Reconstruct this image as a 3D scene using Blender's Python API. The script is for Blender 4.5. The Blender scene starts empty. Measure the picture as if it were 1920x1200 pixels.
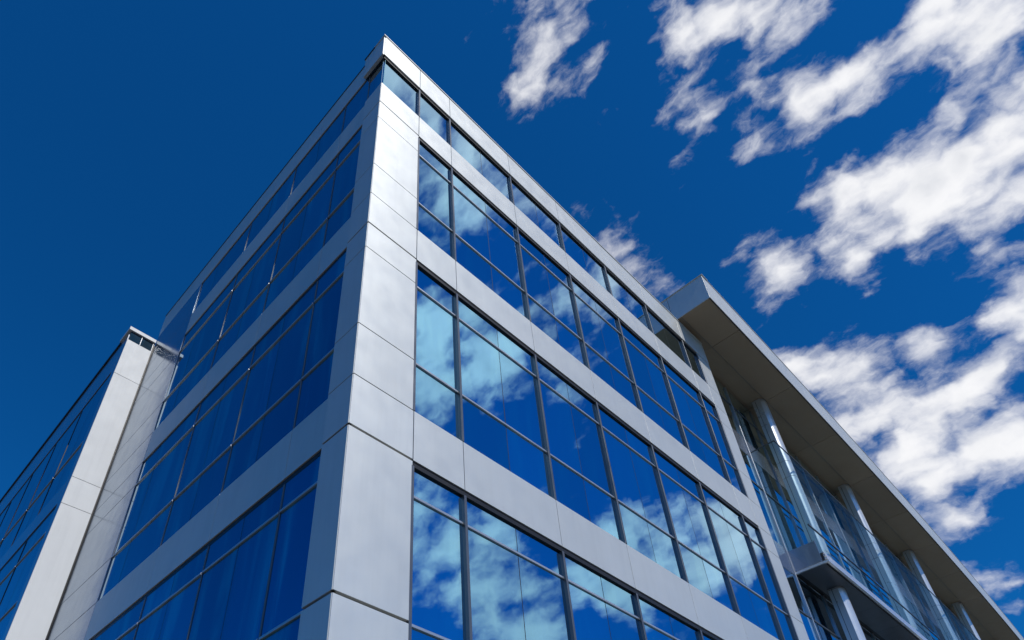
import bpy, bmesh, math, random
from math import radians as rad, sin, cos, pi, atan
from mathutils import Matrix, Vector

random.seed(11)
sc = bpy.context.scene
col = bpy.context.collection

# ------------------------------------------------------------------ camera
cam_d = bpy.data.cameras.new('camera')
cam = bpy.data.objects.new('camera', cam_d)
col.objects.link(cam)
sc.camera = cam
cam_d.sensor_width = 36.0
cam_d.lens = 25.106
cam_d.shift_x = 0.06633
cam_d.shift_y = 0.14542
cam_d.clip_start = 0.05
cam_d.clip_end = 5000
cam.matrix_world = Matrix(((0.72809318, -0.42723690, -0.53604939, -3.2112),
                           (-0.68533868, -0.46948028, -0.55668587, -4.8284),
                           (-0.01382787, 0.77269457, -0.63462736, 1.6),
                           (0, 0, 0, 1)))

# ------------------------------------------------------------------ sky, sun, exposure
SUN_AZ, SUN_EL = -91.0, 50.0          # degrees, azimuth counter-clockwise from +X
sc.view_settings.view_transform = 'Standard'
sc.view_settings.look = 'None'
sc.view_settings.exposure = 0.0
sc.view_settings.gamma = 1.0
sc.view_settings.use_curve_mapping = False

sun_d = bpy.data.lights.new('sun', 'SUN')
sun_d.energy = 3.5
sun_d.angle = rad(0.53)
sun_d.color = (1.0, 0.965, 0.91)
sun = bpy.data.objects.new('sun', sun_d)
col.objects.link(sun)
sv = Vector((cos(rad(SUN_EL)) * cos(rad(SUN_AZ)), cos(rad(SUN_EL)) * sin(rad(SUN_AZ)), sin(rad(SUN_EL))))
sun.rotation_euler = sv.to_track_quat('Z', 'Y').to_euler()
sun.location = sv * 60

CLOUDS = [   # (azimuth, elevation, radius in degrees, density)
    (16.3, 69.7, 1.6, 0.68), (22.1, 68.9, 2.1, 0.65), (27.1, 67.7, 1.7, 0.56), 
    (29.8, 66.2, 0.9, 0.5), (3.3, 64.9, 1.1, 0.8), (-1.2, 63.8, 1.6, 0.85), (-4.7, 62.2, 1.6, 0.9), 
    (-6.9, 60.3, 1.9, 0.9), (-3.8, 58.9, 1.9, 0.9), (0.2, 59.2, 1.8, 0.9), (-2.7, 56.9, 1.3, 0.85), 
    (3.2, 58.5, 1.7, 0.9), (7.8, 59.4, 1.8, 0.9), (10.4, 60.4, 1, 0.7), (-8.2, 55.5, 1.3, 0.8), 
    (-16.5, 54.1, 1.3, 0.81), (-17.4, 51.7, 2.5, 0.99), (-14.2, 52.1, 1.2, 0.85), 
    (-15.5, 48.7, 2.1, 0.99), (-12.3, 47.9, 2.5, 0.99), (-10.5, 49.3, 1.6, 0.85), 
    (-11.4, 44.9, 3.1, 0.99), (-8.6, 47.1, 2.6, 0.99), (-5.5, 47.3, 2.4, 0.99), 
    (-2.8, 48.6, 1.6, 0.81), (-0, 49.7, 1.5, 0.9), (-0.4, 47.3, 1.6, 0.72), (1.8, 45.9, 1.3, 0.85), 
    (-3.5, 45.7, 1.6, 0.72), (-7, 42, 1.4, 0.8), (-4.7, 42, 1, 0.75), (-6.3, 39.7, 1.3, 0.85), 
    (7.3, 46.5, 1.4, 0.58), (7, 45.2, 0.9, 0.5), (23.2, 53.2, 1.5, 0.42), (21.5, 51.9, 0.9, 0.4), 
    (9.8, 39.9, 1.6, 0.9), (8.2, 38.3, 2.1, 0.9), (7.4, 35.5, 2.7, 0.99), (6.5, 32.5, 3.1, 1.08), 
    (5.5, 30.1, 2.3, 0.99), (5.1, 28.2, 1.5, 0.85), (4.1, 34.1, 2.3, 0.99), (1.2, 34.3, 2.3, 0.9), 
    (-1.4, 35.6, 2.1, 0.9), (0.6, 37.3, 1.7, 0.81), (-5, 37.2, 1.8, 0.81), (1.2, 32.2, 2.3, 0.99), 
    (-0.5, 30.6, 1.6, 0.72), (4.6, 23.1, 1.2, 0.8), (4.4, 21.9, 0.9, 0.7), 
    (-54.1, 68.2, 2.1, 1.22), (-48, 66.1, 2.2, 1.17), (-36.4, 61.3, 2.3, 0.43), 
    (-31.7, 58.5, 2.3, 0.43), (-27.7, 55.6, 2.3, 0.51), (-41.8, 63.9, 1.3, 0.77), 
    (-45.9, 61.3, 1.8, 0.87), (-31.1, 53.9, 1.9, 1.02), (-30.5, 51.6, 2.4, 1.02), 
    (-27.8, 49.9, 2.1, 0.97), (-31.4, 48.4, 1.7, 0.92), (-24.9, 52.3, 1.6, 0.97), 
    (-22.5, 49.7, 1.5, 0.82), (-47.6, 51.2, 1.9, 1.02), (-47.9, 48.5, 2.5, 1.12), 
    (-46.1, 46, 2.1, 1.02), (-48.2, 44.3, 1.6, 0.82), (-41.6, 50.8, 1.6, 0.77), 
    (-41.3, 47.7, 2.4, 1.02), (-38, 48.5, 1.7, 0.92), (-40.4, 44.9, 1.5, 0.87), 
    (-32.4, 43.5, 1.2, 0.77), (-25.2, 34, 1.4, 0.92), (-27.9, 33, 1.6, 0.87), 
    (-26.1, 31.7, 2, 1.02), (-22.8, 32.3, 2.1, 1.02), (-20.7, 31.2, 2.1, 1.02), 
    (-23.6, 29.8, 1.9, 0.97), (-47.9, 38.9, 1.4, 0.77), (-47.9, 35.7, 2.2, 1.02), 
    (-46.1, 33.6, 1.9, 1.02), (-47.9, 31.3, 1.5, 0.71), (-41.9, 36.6, 1.5, 0.77), 
    (-40.7, 33.4, 2.4, 1.02), (-37.3, 34.4, 1.5, 0.82), (-38.2, 29.3, 1.9, 0.97), 
    (-41.7, 27.8, 2.2, 1.02), (-39.2, 26.7, 2.5, 1.12), (-33.8, 30.1, 2.1, 0.97), 
    (-32.2, 28.7, 2.1, 1.02), (-30.3, 30.9, 1.6, 0.92), (-29.1, 27.2, 1.9, 0.87), 
]
SKY_TINT = (0.04, 0.66, 1.24, 1)


class G:
    """small helper to write node graphs as expressions"""
    def __init__(self, tree):
        self.t = tree
        tree.nodes.clear()

    def n(self, typ, **kw):
        nd = self.t.nodes.new(typ)
        for k, v in kw.items():
            setattr(nd, k, v)
        return nd

    def put(self, sock, v):
        if isinstance(v, bpy.types.NodeSocket):
            self.t.links.new(v, sock)
        elif v is not None:
            sock.default_value = v

    def m(self, op, a, b=None, c=None, clamp=False):
        nd = self.n('ShaderNodeMath', operation=op, use_clamp=clamp)
        for i, v in enumerate((a, b, c)):
            if v is not None:
                self.put(nd.inputs[i], v)
        return nd.outputs[0]

    def v(self, op, a, b=None, scale=None):
        nd = self.n('ShaderNodeVectorMath', operation=op)
        self.put(nd.inputs[0], a)
        if b is not None:
            self.put(nd.inputs[1], b)
        if scale is not None:
            self.put(nd.inputs['Scale'], scale)
        return nd.outputs['Value'] if op in ('DISTANCE', 'DOT_PRODUCT', 'LENGTH') else nd.outputs['Vector']

    def noise(self, vec, scale, detail=4.0, rough=0.5, lac=2.0, dist=0.0, colour=False):
        nd = self.n('ShaderNodeTexNoise')
        self.put(nd.inputs['Vector'], vec)
        nd.inputs['Scale'].default_value = scale
        nd.inputs['Detail'].default_value = detail
        nd.inputs['Roughness'].default_value = rough
        nd.inputs['Lacunarity'].default_value = lac
        nd.inputs['Distortion'].default_value = dist
        return nd.outputs['Color' if colour else 'Fac']

    def rng(self, v, a, b, c=0.0, d=1.0, smooth=False):
        nd = self.n('ShaderNodeMapRange')
        if smooth:
            nd.interpolation_type = 'SMOOTHSTEP'
        self.put(nd.inputs[0], v)
        for i, x in enumerate((a, b, c, d)):
            self.put(nd.inputs[i + 1], x)
        return nd.outputs[0]

    def mix(self, f, a, b):
        nd = self.n('ShaderNodeMix', data_type='RGBA')
        self.put(nd.inputs[0], f)
        self.put(nd.inputs[6], a)
        self.put(nd.inputs[7], b)
        return nd.outputs[2]

    def mul(self, a, b):
        nd = self.n('ShaderNodeMix', data_type='RGBA', blend_type='MULTIPLY')
        nd.inputs[0].default_value = 1.0
        self.put(nd.inputs[6], a)
        self.put(nd.inputs[7], b)
        return nd.outputs[2]


world = bpy.data.worlds.new('World')
sc.world = world
world.use_nodes = True
g = G(world.node_tree)
direction = g.n('ShaderNodeTexCoord').outputs['Generated']
sky = g.n('ShaderNodeTexSky', sky_type='NISHITA', sun_disc=False)
sky.sun_elevation = rad(SUN_EL)
sky.sun_rotation = rad(90.0 - SUN_AZ)
sky.altitude = 300.0
sky.air_density = 1.0
sky.dust_density = 0.2
sky.ozone_density = 4.0
sky_col = g.mul(sky.outputs[0], SKY_TINT)
# a broken cumulus layer: ragged clumps, warped by turbulence and drawn out by the wind
HALF = (0.5, 0.5, 0.5)
sunv = tuple(sv)
warp = g.v('SCALE', g.v('SUBTRACT', g.noise(direction, 9.0, 2.0, 0.5, colour=True), HALF), scale=0.07)
curl = g.v('SCALE', g.v('SUBTRACT', g.noise(direction, 34.0, 3.0, 0.55, colour=True), HALF), scale=0.030)
dw = g.v('ADD', direction, g.v('ADD', warp, curl))
mask = None
for az, el, r, s in CLOUDS:
    c = (cos(rad(el)) * cos(rad(az)), cos(rad(el)) * sin(rad(az)), sin(rad(el)))
    rr = rad(r) * 1.75
    f = g.m('MULTIPLY_ADD', g.v('DISTANCE', dw, c), -s / rr, s)
    mask = f if mask is None else g.m('SMOOTH_MAX', mask, f, 0.12)
# scattered clouds over the rest of the sky behind the viewer
behind = g.rng(g.v('DOT_PRODUCT', direction, (-0.55, -0.83, 0.0)), 0.15, 0.55, smooth=True)
scatter = g.m('MULTIPLY_ADD', g.m('ADD', g.rng(g.noise(dw, 3.2, 3.0, 0.55), 0.5, 0.72), 1.5), behind, -1.5)
mask = g.m('MAXIMUM', mask, scatter)
wind = (0.009, -0.9996, -0.0255)
flow = g.v('SUBTRACT', direction, g.v('SCALE', wind, scale=g.m('MULTIPLY', g.v('DOT_PRODUCT', direction, wind), 0.55)))
flow = g.v('ADD', flow, g.v('SCALE', curl, scale=0.55))
fbm = g.noise(flow, 17.0, 3.0, 0.5)
fine = g.noise(flow, 52.0, 6.0, 0.62)
dens = g.m('MULTIPLY_ADD', g.m('SUBTRACT', fbm, 0.5), 3.2, mask)
dens = g.m('MULTIPLY_ADD', g.m('SUBTRACT', fine, 0.5), g.rng(dens, 0.2, 1.1, 1.5, 0.25), dens)
alpha = g.rng(dens, 0.02, 1.15, smooth=True)
body = g.noise(g.v('ADD', direction, warp), 7.0, 3.0, 0.5)
grey = g.m('MULTIPLY', g.rng(mask, 0.6, 1.15, 0.0, 1.0, smooth=True), g.rng(body, 0.40, 0.64, 0.0, 0.46, smooth=True))
shade = g.m('SUBTRACT', g.m('MULTIPLY_ADD', g.m('SUBTRACT', fine, 0.5), 0.22, 0.95), grey, clamp=True)
cloud_col = g.mix(shade, (4.0, 4.6, 5.8, 1), (11.8, 11.8, 12.0, 1))
final = g.mix(g.m('MULTIPLY', alpha, 0.98), sky_col, cloud_col)
bg = g.n('ShaderNodeBackground')
g.put(bg.inputs['Color'], final)
bg.inputs['Strength'].default_value = 0.083
wo = g.n('ShaderNodeOutputWorld')
g.t.links.new(bg.outputs[0], wo.inputs[0])
try:
    world.cycles.sampling_method = 'MANUAL'
    world.cycles.sample_map_resolution = 512
except Exception:
    pass

# ------------------------------------------------------------------ materials
M = {}


def new_mat(name):
    m = bpy.data.materials.new(name)
    m.use_nodes = True
    gg = G(m.node_tree)
    out = gg.n('ShaderNodeOutputMaterial')
    M[name] = m
    return gg, out


def principled(name, base, metallic=0.0, rough=0.5, spread=0.03, bump=0.0, bump_scale=0.8, rough_var=0.06,
               spec=0.5, streak=0.0, coat=0.0):
    gg, out = new_mat(name)
    p = gg.n('ShaderNodeBsdfPrincipled')
    pos = gg.n('ShaderNodeNewGeometry').outputs['Position']
    rnd = gg.n('ShaderNodeObjectInfo').outputs['Random']
    v = gg.rng(rnd, 0.0, 1.0, 1.0 - spread, 1.0 + spread)
    n1 = gg.noise(pos, 1.7, 4.0, 0.55)
    v = gg.m('MULTIPLY', v, gg.rng(n1, 0.3, 0.7, 0.97, 1.03))
    if streak:
        mp = gg.n('ShaderNodeMapping')
        gg.put(mp.inputs['Vector'], pos)
        mp.inputs['Scale'].default_value = (9.0, 9.0, 0.45)
        st = gg.noise(mp.outputs[0], 1.0, 4.0, 0.6)
        v = gg.m('MULTIPLY', v, gg.rng(st, 0.45, 0.8, 1.0, 1.0 - streak))
    c = gg.n('ShaderNodeVectorMath', operation='SCALE')
    c.inputs[0].default_value = base
    gg.put(c.inputs['Scale'], v)
    gg.put(p.inputs['Base Color'], c.outputs[0])
    p.inputs['Metallic'].default_value = metallic
    p.inputs['Specular IOR Level'].default_value = spec
    p.inputs['Coat Weight'].default_value = coat
    p.inputs['Coat Roughness'].default_value = 0.08
    n2 = gg.noise(pos, 3.1, 3.0, 0.5)
    gg.put(p.inputs['Roughness'], gg.rng(n2, 0.3, 0.7, max(rough - rough_var, 0.01), rough + rough_var))
    if bump:
        bn = gg.n('ShaderNodeBump')
        bn.inputs['Strength'].default_value = 1.0
        bn.inputs['Distance'].default_value = bump
        gg.put(bn.inputs['Height'], gg.noise(pos, bump_scale, 2.0, 0.4))
        gg.put(p.inputs['Normal'], bn.outputs[0])
    gg.t.links.new(p.outputs[0], out.inputs[0])
    return M[name]


def glass(name, tint, through, low=0.62, wav=0.0009, power=1.0, high=1.0, streaks=0.35):
    """coated solar-control glass: a tinted mirror that lets a little light through"""
    gg, out = new_mat(name)
    pos = gg.n('ShaderNodeNewGeometry').outputs['Position']
    mp = gg.n('ShaderNodeMapping')
    gg.put(mp.inputs['Vector'], pos)
    mp.inputs['Scale'].default_value = (1.5, 1.5, 0.55)
    bn = gg.n('ShaderNodeBump')
    bn.inputs['Strength'].default_value = 1.0
    bn.inputs['Distance'].default_value = wav
    gg.put(bn.inputs['Height'], gg.noise(mp.outputs[0], 1.3, 1.0, 0.35))
    gl = gg.n('ShaderNodeBsdfGlossy')
    gl.inputs['Roughness'].default_value = 0.012
    # faint upright tempering bands in the coating, different in every pane
    rnd = gg.n('ShaderNodeObjectInfo').outputs['Random']
    ms = gg.n('ShaderNodeMapping')
    gg.put(ms.inputs['Vector'], gg.v('ADD', gg.n('ShaderNodeTexCoord').outputs['Object'], gg.v('SCALE', (17.0, 29.0, 43.0), scale=rnd)))
    ms.inputs['Scale'].default_value = (3.0, 3.0, 0.35)
    ms.inputs['Rotation'].default_value = (0.0, 0.12, 0.0)
    band = gg.rng(gg.noise(ms.outputs[0], 1.0, 3.0, 0.55, dist=0.4), 0.46, 0.72, 0.0, 1.0, smooth=True)
    lo = gg.rng(rnd, 0, 1, 0.88, 1.1)
    c = gg.n('ShaderNodeVectorMath', operation='SCALE')
    gg.put(c.inputs[0], gg.mix(gg.m('MULTIPLY', band, streaks), (*tint, 1), (min(tint[0] * 1.7, 1), min(tint[1] * 1.75, 1), min(tint[2] * 1.3, 1), 1)))
    gg.put(c.inputs['Scale'], lo)
    lw = gg.n('ShaderNodeLayerWeight')
    lw.inputs['Blend'].default_value = 0.5
    facing = lw.outputs['Facing']
    edge = gg.rng(facing, 0.55, 1.0, 0.0, 0.85, smooth=True)
    gg.put(gl.inputs['Color'], gg.mix(edge, c.outputs[0], (0.9, 0.93, 0.95, 1)))
    gg.put(gl.inputs['Normal'], bn.outputs[0])
    tr = gg.n('ShaderNodeBsdfTransparent')
    tr.inputs['Color'].default_value = (*through, 1)
    mx = gg.n('ShaderNodeMixShader')
    gg.put(mx.inputs[0], gg.rng(gg.m('POWER', facing, power), 0.0, 1.0, low, high))
    gg.t.links.new(tr.outputs[0], mx.inputs[1])
    gg.t.links.new(gl.outputs[0], mx.inputs[2])
    gg.t.links.new(mx.outputs[0], out.inputs[0])
    return M[name]


principled('silver_panel', (0.60, 0.612, 0.592), 0.5, 0.44, 0.02, 0.0003, 0.6, 0.03, streak=0.05)
principled('polished_panel', (0.44, 0.48, 0.53), 0.85, 0.17, 0.03, 0.0015, 0.6, 0.03)
principled('white_panel', (0.66, 0.665, 0.655), 0.0, 0.5, 0.02, 0.001, 0.5, streak=0.08, spec=0.3)
principled('dark_glass', (0.012, 0.03, 0.045), 0.0, 0.06, 0.05, spec=0.5)
principled('end_metal', (0.27, 0.34, 0.43), 0.85, 0.2, 0.03, 0.001, 0.6, 0.03)
principled('dark_metal', (0.012, 0.012, 0.014), 0.2, 0.45, 0.1)
principled('mullion_metal', (0.15, 0.16, 0.175), 0.75, 0.36, 0.05)
principled('transom_metal', (0.52, 0.54, 0.56), 0.8, 0.34, 0.05)
principled('bright_edge', (0.82, 0.83, 0.84), 0.6, 0.22, 0.03)
principled('column_metal', (0.66, 0.68, 0.69), 0.55, 0.30, 0.03, 0.001, 0.9, 0.03, streak=0.05)
principled('soffit_panel', (0.34, 0.26, 0.17), 0.0, 0.6, 0.06, 0.002, 0.8)
principled('slab_concrete', (0.30, 0.30, 0.30), 0.0, 0.8)
principled('inner_wall', (0.16, 0.17, 0.18), 0.0, 0.85)
principled('roof_membrane', (0.25, 0.25, 0.25), 0.0, 0.9)
principled('blind_fabric', (0.74, 0.76, 0.78), 0.0, 0.9, 0.25)
principled('asphalt', (0.07, 0.068, 0.065), 0.0, 0.85, 0.05)
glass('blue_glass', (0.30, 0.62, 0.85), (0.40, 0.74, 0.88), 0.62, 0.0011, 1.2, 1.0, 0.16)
glass('green_glass', (0.58, 0.84, 0.90), (0.3, 0.46, 0.46), 0.75)
glass('clear_glass', (0.6, 0.7, 0.72), (0.90, 0.96, 0.97), 0.03, 0.001, 4.0, 0.13)
glass('dim_reflection_glass', (0.10, 0.35, 0.58), (0.66, 0.86, 0.96), 0.5, 0.0012, 1.5, 0.9, 1.0)  # copy of the blue glass, the darker sky reflection put into its tint

# ------------------------------------------------------------------ geometry helpers
cache = {}


def link(name, me, parent=None, loc=(0, 0, 0), rz=0.0):
    o = bpy.data.objects.new(name, me)
    col.objects.link(o)
    o.location = loc
    o.rotation_euler = (0, 0, rz)
    if parent is not None:
        o.parent = parent
    return o


def slab_mesh(name, w, h, t, b, mat):
    """a plate centred on x and z, front face at y = 0 looking to -y, its front edges eased by b"""
    key = (name, round(w, 3), round(h, 3), round(t, 3), b, mat)
    if key in cache:
        return cache[key]
    x, z = w / 2, h / 2
    vs, fs = [], []

    def ring(xx, zz, y):
        i = len(vs)
        vs.extend([(-xx, y, -zz), (xx, y, -zz), (xx, y, zz), (-xx, y, zz)])
        return i
    r0 = ring(x - b, z - b, 0.0)
    r1 = ring(x, z, b) if b else r0
    r2 = ring(x, z, t)
    fs.append((r0, r0 + 1, r0 + 2, r0 + 3))
    for a, c in ((r0, r1), (r1, r2)) if b else ((r0, r2),):
        for k in range(4):
            k2 = (k + 1) % 4
            fs.append((a + k, c + k, c + k2, a + k2))
    fs.append((r2 + 3, r2 + 2, r2 + 1, r2))
    me = bpy.data.meshes.new(name)
    me.from_pydata(vs, [], fs)
    me.materials.append(M[mat])
    me.update()
    cache[key] = me
    return me


def plate(name, face, u0, u1, z0, z1, plane, t, mat, parent, b=0.0015, tilt=0.0):
    """face 'R': front looks to -y at y = plane, u = x.  face 'L': front looks to -x at x = plane, u = y."""
    me = slab_mesh(name, u1 - u0, z1 - z0, t, b, mat)
    cu, cz = (u0 + u1) / 2, (z0 + z1) / 2
    o = link(name, me, parent, (cu, plane, cz) if face == 'R' else (plane, cu, cz), 0.0 if face == 'R' else -pi / 2)
    if tilt:
        o.rotation_euler.x = random.uniform(-tilt, tilt)
        o.rotation_euler.z += random.uniform(-tilt, tilt)
    return o


def box_verts(x0, x1, y0, y1, z0, z1, vs, fs):
    i = len(vs)
    vs.extend([(x0, y0, z0), (x1, y0, z0), (x1, y1, z0), (x0, y1, z0), (x0, y0, z1), (x1, y0, z1), (x1, y1, z1), (x0, y1, z1)])
    fs.extend([tuple(i + k for k in f) for f in ((0, 3, 2, 1), (4, 5, 6, 7), (0, 1, 5, 4), (1, 2, 6, 5), (2, 3, 7, 6), (3, 0, 4, 7))])


def boxes(name, lst, mat, parent=None):
    vs, fs = [], []
    for b in lst:
        box_verts(*b, vs, fs)
    me = bpy.data.meshes.new(name)
    me.from_pydata(vs, [], fs)
    me.materials.append(M[mat])
    me.update()
    return link(name, me, parent)


# ------------------------------------------------------------------ ground
gm = bpy.data.meshes.new('ground')
S = 900
gm.from_pydata([(-S, -S, 0), (S, -S, 0), (S, S, 0), (-S, S, 0)], [], [(0, 1, 2, 3)])
gm.materials.append(M['asphalt'])
ground = link('ground', gm)
ground['kind'] = 'structure'

# ------------------------------------------------------------------ the office building
building = bpy.data.objects.new('office_building', None)
col.objects.link(building)
building['label'] = 'silver-panelled office building with blue mirror glass and a deep roof canopy'
building['category'] = 'building'

# heights shared by both street faces
PAR_TOP, PAR_BOT = 17.78, 16.92
BANDS = [  # head, [transoms], sill
    (16.92, [], 15.66),
    (14.88, [14.27, 12.65], 11.76),
    (10.95, [10.34, 8.68], 7.76),
    (6.96, [6.47, 4.88], 3.80),
    (2.95, [], 0.35)]
SPANDRELS = [(15.66, 14.88), (11.76, 10.95), (7.76, 6.96), (3.80, 2.95), (0.35, 0.0)]
PIER = [15.66, 14.88, 14.27, 12.65, 11.76, 10.95, 10.34, 8.68, 7.76, 6.96, 4.88, 2.95, 0.0]
WIDE = {14.88, 10.95, 6.96, 4.88, 2.95}
GAP = 0.007


def pier(face, u0, u1, plane, levels, mat='silver_panel', t=0.05, wide=WIDE):
    for a, c in zip(levels[:-1], levels[1:]):
        ga = 0.017 if a in wide else GAP
        gc = 0.017 if c in wide else GAP
        plate('panel', face, u0 + GAP, u1 - GAP, c + gc, a - ga, plane, t, mat, building)


def window_band(face, mulls, joints, head, transoms, sill, plane, glass_mat='blue_glass', blinds=0.3, u_start=None, bar='mullion_metal'):
    deep = 0.05 if face == 'R' else 0.02
    mw = 0.020 if face == 'R' else 0.014
    """one storey-high ribbon of glazing: black head flashing, aluminium mullions and transoms, one plate per pane"""
    u0 = mulls[0] if u_start is None else u_start
    u1 = mulls[-1]
    gp = plane + deep
    me = slab_mesh('window_band', u1 - u0, 0.075, 0.06, 0.0, 'dark_metal')
    cu = (u0 + u1) / 2
    zc = head - 0.0375
    band = link('window_band', me, building, (cu, plane + 0.018, zc) if face == 'R' else (plane + 0.018, cu, zc),
                0.0 if face == 'R' else -pi / 2)
    inv = Matrix.Translation(band.location) @ band.rotation_euler.to_matrix().to_4x4()
    inv = inv.inverted()
    kids = []
    ztop = head - 0.078
    rows = [ztop] + list(transoms) + [sill + 0.004]
    for m in mulls:
        kids.append(plate('mullion', face, m - mw, m + mw, sill + 0.003, ztop, plane - 0.004 if face == 'R' else plane + 0.008, 0.11, bar, None, 0.003))
    for tz in transoms:
        for a, c in zip(mulls[:-1], mulls[1:]):
            kids.append(plate('transom', face, a + mw + 0.001, c - mw - 0.001, tz - 0.017, tz + 0.017, plane + deep - 0.022, 0.08, 'transom_metal', None, 0.003))
    for j in joints:
        kids.append(plate('joint_seal', face, j - 0.008, j + 0.008, sill + 0.004, ztop, gp + 0.001, 0.05, 'dark_metal', None, 0.0))
    edges = sorted(set(([u_start] if u_start is not None else []) + list(mulls) + list(joints)))
    for a, c in zip(edges[:-1], edges[1:]):
        a2 = a + (0.017 if a in mulls else 0.006)
        c2 = c - (0.017 if c in mulls else 0.006)
        for ri, (zt, zb) in enumerate(zip(rows[:-1], rows[1:])):
            kids.append(plate('pane', face, a2, c2, zb + (0.0 if zb == rows[-1] else 0.014), zt - (0.0 if ri == 0 else 0.014), gp, 0.014,
                              glass_mat, None, 0.0, tilt=0.002))
        if random.random() < blinds:
            w = (c2 - a2) * random.uniform(0.12, 0.5)
            s = random.uniform(a2, c2 - w)
            kids.append(plate('blind', face, s, s + w, sill + 0.03, ztop - random.choice([0.02, 0.02, 0.55 * (ztop - sill), 0.7 * (ztop - sill)]), gp + random.uniform(0.16, 0.3), 0.01,
                              'blind_fabric', None, 0.0))
    for k in kids:
        k.parent = band
        k.matrix_parent_inverse = inv
    return band


# --- street face along +X
MR = [0.94, 1.79, 3.66, 5.38, 7.16, 8.92, 10.70, 11.47]
JR = [2.75, 4.55, 6.30, 8.08, 9.78]
FIN = (11.47, 12.12)
pier('R', 0.0, MR[0], 0.0, PIER)
pier('R', FIN[0], FIN[1], 0.0, [16.92, 15.66] + PIER[1:], wide=set())
for i, (head, trs, sill) in enumerate(BANDS):
    window_band('R', MR, JR, head, trs, sill, 0.0, u_start=0.02 if i == 0 else None, blinds=0.35)
for a, c in SPANDRELS:
    for u0, u1 in zip(MR[:-1], MR[1:]):
        plate('panel', 'R', u0 + 0.005, u1 - 0.005, c + (0.004 if c else 0.0), a - 0.004, 0.0, 0.05, 'silver_panel', building)
for u0, u1 in zip([0.0] + MR[:-1], MR[:-1] + [FIN[1]]):
    plate('parapet_panel', 'R', u0 + (0.005 if u0 else -0.004), u1 - 0.005, PAR_BOT, PAR_TOP, -0.012, 0.06, 'silver_panel', building)

# --- street face along +Y (in shade), set back a hand's breadth behind the corner pier
LP = 0.03
ML = [0.50, 1.30, 3.10, 4.95, 7.30]
JL = [2.20, 4.03, 6.50]
LEND = 9.72
pier('L', 0.004, ML[0], 0.0, PIER)
pier('L', ML[-1], LEND, LP, [16.92, 15.66] + PIER[1:], mat='end_metal', wide=set())
for i, (head, trs, sill) in enumerate(BANDS):
    window_band('L', ML, JL, head, trs, sill, LP, 'dim_reflection_glass', u_start=0.02 if i == 0 else None, blinds=0.8)
for a, c in SPANDRELS:
    for u0, u1 in zip(ML[:-1], ML[1:]):
        plate('panel', 'L', u0 + 0.005, u1 - 0.005, c + (0.004 if c else 0.0), a - 0.004, LP, 0.05, 'silver_panel', building)
plate('parapet_panel', 'L', 0.002, 0.62, PAR_BOT, PAR_TOP, -0.04, 0.06, 'silver_panel', building)
for u0, u1 in zip([0.62, 2.2, 4.03, 5.9, 7.8], [2.2, 4.03, 5.9, 7.8, LEND]):
    plate('parapet_panel', 'L', u0 + 0.005, u1 - 0.005, PAR_BOT, PAR_TOP, LP, 0.06, 'silver_panel', building)
boxes('coping', [(-0.055, FIN[1], -0.028, 0.30, PAR_TOP + 0.003, PAR_TOP + 0.03)], 'silver_panel', building)
boxes('coping', [(-0.055, 0.3, 0.302, 0.64, PAR_TOP + 0.003, PAR_TOP + 0.04), (LP - 0.012, 0.3, 0.642, LEND, PAR_TOP + 0.003, PAR_TOP + 0.03)],
      'dark_metal', building)

# --- what stands behind the glass
for z0, z1 in ((15.02, 15.5), (11.1, 11.62), (7.1, 7.62), (3.1, 3.65), (0.0, 0.3)):
    boxes('floor_slab', [(0.14, 12.0, 0.14, LEND - 0.1, z0, z1)], 'slab_concrete', building)
boxes('core_wall', [(3.6, 11.6, 3.6, LEND - 0.2, 0.31, 17.2)], 'inner_wall', building)
boxes('roof', [(0.12, 12.05, 0.12, LEND - 0.05, 17.25, 17.45)], 'roof_membrane', building)
boxes('end_wall', [(0.12, 12.1, LEND - 0.04, LEND, 0.31, 17.7)], 'silver_panel', building)

# --- side wing stepping forward at the far end of the shaded face
WX, WY, WEND = -0.66, 9.74, 34.0
WTOP = 16.30
wlev = [WTOP, 15.02, 11.66, 10.93, 7.72, 6.95, 2.95, 0.0]
for a, c in zip(wlev[:-1], wlev[1:]):
    plate('end_panel', 'R', WX, LP - 0.035, c + 0.006, a - 0.006, WY, 0.06, 'white_panel', building)['label'] = 'white sunlit end wall panel of the side wing'
boxes('shadow_gap', [(LP - 0.033, LP + 0.1, WY + 0.02, WY + 0.05, 0.0, WTOP + 0.25)], 'dark_metal', building)
boxes('clerestory_back', [(WX + 0.03, LP, WY + 0.036, WY + 0.2, WTOP, WTOP + 0.338)], 'dark_metal', building)
for k in range(2):
    u = WX + 0.02 + k * 0.315
    plate('clerestory_pane', 'R', u, u + 0.30, WTOP + 0.01, WTOP + 0.33, WY + 0.02, 0.014, 'dark_glass', building, 0.0)
    plate('clerestory_bar', 'R', u + 0.302, u + 0.313, WTOP + 0.002, WTOP + 0.335, WY + 0.005, 0.05, 'bright_edge', building, 0.002)
boxes('coping', [(WX - 0.05, 0.02, WY - 0.03, WY + 0.6, WTOP + 0.34, WTOP + 0.45)], 'white_panel', building)
boxes('coping', [(WX - 0.03, WX + 0.3, WY + 0.602, WEND, WTOP + 0.27, WTOP + 0.36)], 'dark_metal', building)
boxes('wing_roof', [(WX + 0.1, 9.0, WY + 0.3, WEND, WTOP - 0.3, WTOP - 0.1)], 'roof_membrane', building)
boxes('wing_wall', [(1.6, 9.0, WY + 0.1, WEND, 0.0, WTOP - 0.32)], 'inner_wall', building)
for z0, z1 in ((15.2, 15.5), (11.1, 11.6), (7.1, 7.6), (3.1, 3.6)):
    boxes('floor_slab', [(WX + 0.12, 1.59, WY + 0.1, WEND, z0, z1)], 'slab_concrete', building)
MW = [WY + 0.35 + 1.85 * i for i in range(13)]
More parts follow.
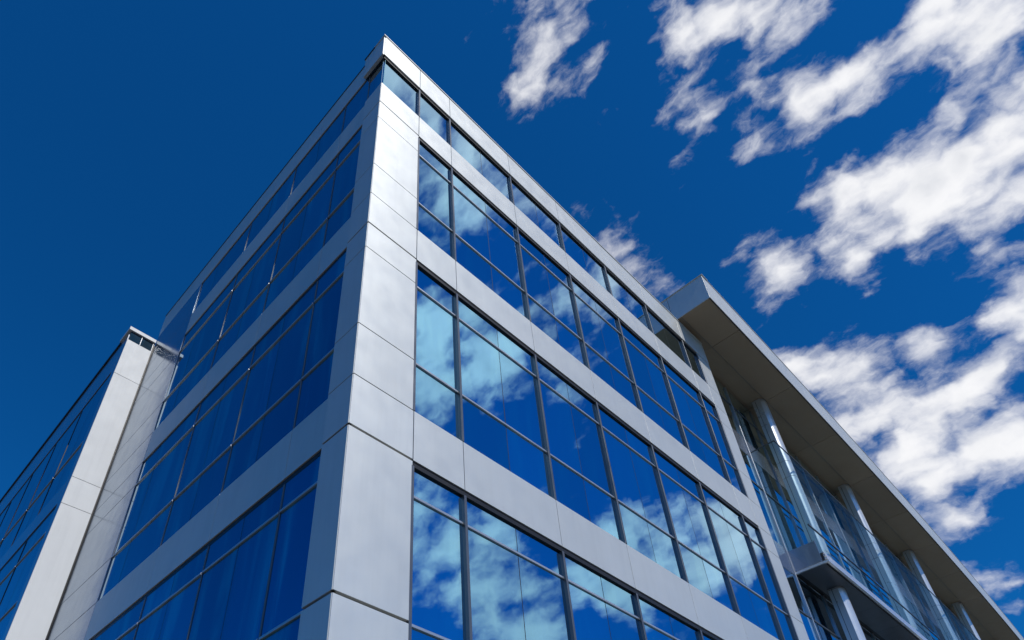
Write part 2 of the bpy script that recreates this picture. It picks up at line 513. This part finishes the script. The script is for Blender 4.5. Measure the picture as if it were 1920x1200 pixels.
plate('corner_trim', 'L', WY + 0.062, MW[0] - 0.005, 0.0, WTOP + 0.25, WX, 0.05, 'polished_panel', building)
for u0, u1 in zip(MW[:-1], MW[1:]):
    plate('parapet_panel', 'L', u0 + 0.005, u1 - 0.005, 15.32, WTOP + 0.26, WX, 0.05, 'polished_panel', building)
    for a, c in ((11.72, 11.1), (7.76, 6.96), (3.8, 2.95)):
        plate('panel', 'L', u0 + 0.005, u1 - 0.005, c, a - 0.004, WX, 0.05, 'polished_panel', building)
for head, trs, sill in ((15.31, [12.92], 11.72), (11.09, [10.34, 8.68], 7.76), (6.95, [4.88], 3.8)):
    window_band('L', MW, [m + 0.92 for m in MW[:-1]], head, trs, sill, WX, 'dim_reflection_glass', blinds=0.6, bar='dark_metal')

# --- colonnade range under the roof canopy, bowed very slightly in plan


def bow(x):
    return 0.00055 * max(x - 11.0, 0.0) ** 2


def run(name, x0, x1, y, z0, z1, t, mat, parent, b=0.0):
    """a plate following the bowed line, front to -y"""
    ya, yb = y + bow(x0), y + bow(x1)
    L = math.hypot(x1 - x0, yb - ya)
    me = slab_mesh(name, L - 0.008, z1 - z0, t, b, mat)
    return link(name, me, parent, ((x0 + x1) / 2, (ya + yb) / 2, (z0 + z1) / 2), math.atan2(yb - ya, x1 - x0))


XC0, XC1 = 10.88, 52.5
SOF, CTOP = 17.90, 18.92
stations = [XC0, 12.55] + [15.9 + 3.3 * i for i in range(12)]
canopy = boxes('roof_canopy', [], 'roof_membrane', building)
canopy['label'] = 'deep overhanging roof canopy with brown soffit'
vs, fs = [], []
for x0, x1 in zip(stations[:-1], stations[1:]):
    i = len(vs)
    for x in (x0, x1):
        for y, z in ((-1.02, SOF + 0.02), (3.5, SOF + 0.09), (3.5, CTOP - 0.02), (-1.02, CTOP - 0.02)):
            vs.append((x + (0.03 if x == XC0 else 0), y + bow(x), z))
    fs.extend([(i, i + 1, i + 5, i + 4), (i + 1, i + 2, i + 6, i + 5), (i + 2, i + 3, i + 7, i + 6), (i + 3, i, i + 4, i + 7)])
fs.append((0, 3, 2, 1))
canopy.data.from_pydata(vs, [], fs)
canopy.data.update()
for x0, x1 in zip(stations[:-1], stations[1:]):
    run('fascia_panel', x0, x1, -1.06, SOF, CTOP, 0.03, 'silver_panel', canopy)
    run('drip_edge', x0, x1, -1.045, SOF - 0.03, SOF - 0.002, 0.02, 'dark_metal', canopy, 0.0)
    run('coping', x0, x1, -1.075, CTOP + 0.002, CTOP + 0.02, 0.2, 'silver_panel', canopy)
    # soffit plates: outer strip and, one shadow gap further in, the inner strip
    for ya, yb, z in ((-1.02, -0.14, SOF - 0.012), (-0.115, 1.3, SOF + 0.03)):
        v = []
        for zz in (z, z + 0.02):
            v += [(x0 + 0.006, ya + bow(x0), zz), (x1 - 0.006, ya + bow(x1), zz), (x1 - 0.006, yb + bow(x1), zz), (x0 + 0.006, yb + bow(x0), zz)]
        me = bpy.data.meshes.new('soffit_panel')
        me.from_pydata(v, [], [(3, 2, 1, 0), (4, 5, 6, 7), (0, 1, 5, 4), (1, 2, 6, 5), (2, 3, 7, 6), (3, 0, 4, 7)])
        me.materials.append(M['soffit_panel'])
        link('soffit_panel', me, canopy)
plate('fascia_panel', 'L', -1.056, 0.10, SOF, CTOP, XC0 - 0.012, 0.03, 'silver_panel', canopy)
plate('fascia_panel', 'L', 0.11, 3.4, SOF, CTOP, XC0 - 0.012, 0.03, 'silver_panel', canopy)
boxes('coping', [(XC0 - 0.04, XC0 + 0.3, -1.09, 3.4, CTOP + 0.003, CTOP + 0.02)], 'silver_panel', canopy)

# recessed glazing behind the columns
GY = 0.46
boxes('return_panel', [(FIN[1] - 0.05, FIN[1], 0.052, GY + 0.1, 0.0, 17.75)], 'polished_panel', building)
xs = [FIN[1] + 0.02] + [12.6 + 1.65 * i for i in range(24)]
levels = [(17.86, 15.66, 'green_glass'), (14.88, 11.76, 'green_glass'), (10.95, 7.76, 'blue_glass'), (6.96, 3.8, 'blue_glass'), (2.95, 0.3, 'blue_glass')]
glaz = boxes('recessed_glazing', [(FIN[1] + 0.03, 14.2, GY + 0.9, GY + 1.0, 0.0, 17.8)], 'inner_wall', building)
for x0, x1 in zip(xs[:-1], xs[1:]):
    for zt, zb, gmname in levels:
        mid = zb + 0.62 * (zt - zb)
        if x0 > 33:
            run('pane', x0 + 0.02, x1 - 0.02, GY, zb, zt, 0.014, gmname, glaz, 0.0)
            continue
        for a, c in ((zb, mid - 0.02), (mid + 0.02, zt)):
            o = run('pane', x0 + 0.02, x1 - 0.02, GY, a, c, 0.014, gmname, glaz, 0.0)
            o.rotation_euler.x = random.uniform(-0.003, 0.003)
            o.rotation_euler.z += random.uniform(-0.004, 0.004)
        run('transom', x0 + 0.03, x1 - 0.03, GY - 0.02, mid - 0.022, mid + 0.022, 0.06, 'mullion_metal', glaz)
    for a, c in ((15.66, 14.88), (11.76, 10.95), (7.76, 6.96), (3.8, 2.95)):
        run('panel', x0, x1, GY - 0.01, c, a, 0.05, 'polished_panel', glaz)
    m = slab_mesh('mullion', 0.04, 17.8, 0.08, 0.003, 'transom_metal')
    link('mullion', m, glaz, (x1, GY + bow(x1) - 0.04, 8.9))
boxes('inner_wall', [(12.2, 52, 4.6, 4.7, 0.0, 17.8)], 'inner_wall', glaz)
for z0, z1 in ((15.0, 15.5), (11.1, 11.6), (7.1, 7.6), (3.1, 3.6)):
    boxes('floor_slab', [(12.2, 30, 0.8, 4.6, z0, z1), (30.01, 52, 1.7, 4.6, z0, z1)], 'slab_concrete', glaz)


RC = 0.225          # half width of a column: flat flanks, rounded front


def column_mesh(name, segs, out, mat):
    prof = [(RC + out, 0.13)] + [((RC + out) * cos(t), -0.08 - (0.14 + out) * sin(t)) for t in [pi * (0.14 + 0.72 * k / 20) for k in range(21)]] + [(-RC - out, 0.13)]
    prof = [prof[0], (RC + out, prof[1][1] + 0.012)] + prof[1:-1] + [(-RC - out, prof[-2][1] + 0.012), prof[-1]]
    n = len(prof)
    vs, fs = [], []
    for z0, z1 in segs:
        i = len(vs)
        for z in (z0, z1):
            vs.extend([(x, y, z) for x, y in prof])
        for k in range(n):
            k2 = (k + 1) % n
            fs.append((i + k, i + n + k, i + n + k2, i + k2))
        fs.append(tuple(i + k for k in range(n)))
        fs.append(tuple(i + n + k for k in reversed(range(n))))
    me = bpy.data.meshes.new(name)
    me.from_pydata(vs, [], fs)
    me.materials.append(M[mat])
    me.polygons.foreach_set('use_smooth', [True] * len(me.polygons))
    me.update()
    return me


shaft = column_mesh('column', ((0.0, 3.70), (3.715, 7.68), (7.695, 10.93), (10.945, 14.70), (14.715, 15.28), (15.295, 17.92)), 0.0, 'column_metal')
seam = column_mesh('seam', ((0.0, 17.9),), -0.012, 'dark_metal')
for i in range(6):
    x = 15.88 + 6.6 * i
    c = link('column', shaft, building, (x, 0.10 + bow(x), 0))
    c.modifiers.new('edge', 'EDGE_SPLIT').split_angle = rad(24)
    link('joint_seal', seam, c)
    me = slab_mesh('seam', 0.012, 17.8, 0.004, 0.0, 'dark_metal')
    link('seam', me, c, (-RC - 0.003, 0.03, 8.95), -pi / 2)

# glazed gallery hung in front of the columns: layered bright ledge below, clear glass skin above
LZ, LY, LX = 10.98, -0.40, 14.30
SKIN_Y, SKIN_TOP = -0.30, 15.08
gs = [LX] + [15.9 + 1.65 * i for i in range(20)]
gal = boxes('gallery', [], 'dark_metal', building)
vs, fs = [], []
for a, c in zip(gs[:-1], gs[1:]):
    i = len(vs)
    for x in (a, c):
        for y, z in ((LY + 0.05, LZ), (GY - 0.02, LZ), (GY - 0.02, LZ + 0.3), (LY + 0.05, LZ + 0.3)):
            vs.append((x, y + bow(x), z))
    fs.extend([(i, i + 1, i + 5, i + 4), (i + 1, i + 2, i + 6, i + 5), (i + 2, i + 3, i + 7, i + 6), (i + 3, i, i + 4, i + 7)])
fs.append((0, 3, 2, 1))
gal.data.from_pydata(vs, [], fs)
gal.data.update()
for a, c in zip(gs[:-1], gs[1:]):
    for dz, dy, hh in ((0.0, 0.0, 0.06), (0.10, 0.02, 0.05), (0.19, 0.035, 0.05), (0.28, 0.05, 0.035)):
        run('edge_bar', a, c, LY - 0.03 + dy, LZ + dz, LZ + dz + hh, 0.06, 'bright_edge', gal)
    run('soffit_strip', a, c, LY + 0.08, LZ - 0.02, LZ - 0.003, GY - LY - 0.2, 'mullion_metal', gal, 0.0)
    o = run('glass_pane', a + 0.006, c - 0.006, SKIN_Y, LZ + 0.33, 12.15, 0.014, 'clear_glass', gal, 0.0)
    o = run('glass_pane', a + 0.006, c - 0.006, SKIN_Y, 12.19, SKIN_TOP, 0.014, 'clear_glass', gal, 0.0)
    o.rotation_euler.z += random.uniform(-0.003, 0.003)
    run('hand_rail', a, c, SKIN_Y - 0.012, 12.15, 12.19, 0.035, 'mullion_metal', gal)
    run('top_rail', a, c, SKIN_Y - 0.008, SKIN_TOP, SKIN_TOP + 0.025, 0.03, 'mullion_metal', gal)
plate('glass_pane', 'L', SKIN_Y + 0.02, GY - 0.03, LZ + 0.7, SKIN_TOP, LX, 0.014, 'clear_glass', gal, 0.0)
plate('top_rail', 'L', SKIN_Y + 0.024, GY - 0.03, SKIN_TOP, SKIN_TOP + 0.025, LX - 0.008, 0.03, 'mullion_metal', gal)
plate('end_panel', 'L', SKIN_Y + 0.02, GY - 0.03, LZ + 0.07, LZ + 0.68, LX - 0.02, 0.04, 'polished_panel', gal)
plate('edge_bar', 'L', LY - 0.03, GY - 0.03, LZ - 0.01, LZ + 0.05, LX - 0.04, 0.06, 'bright_edge', gal)
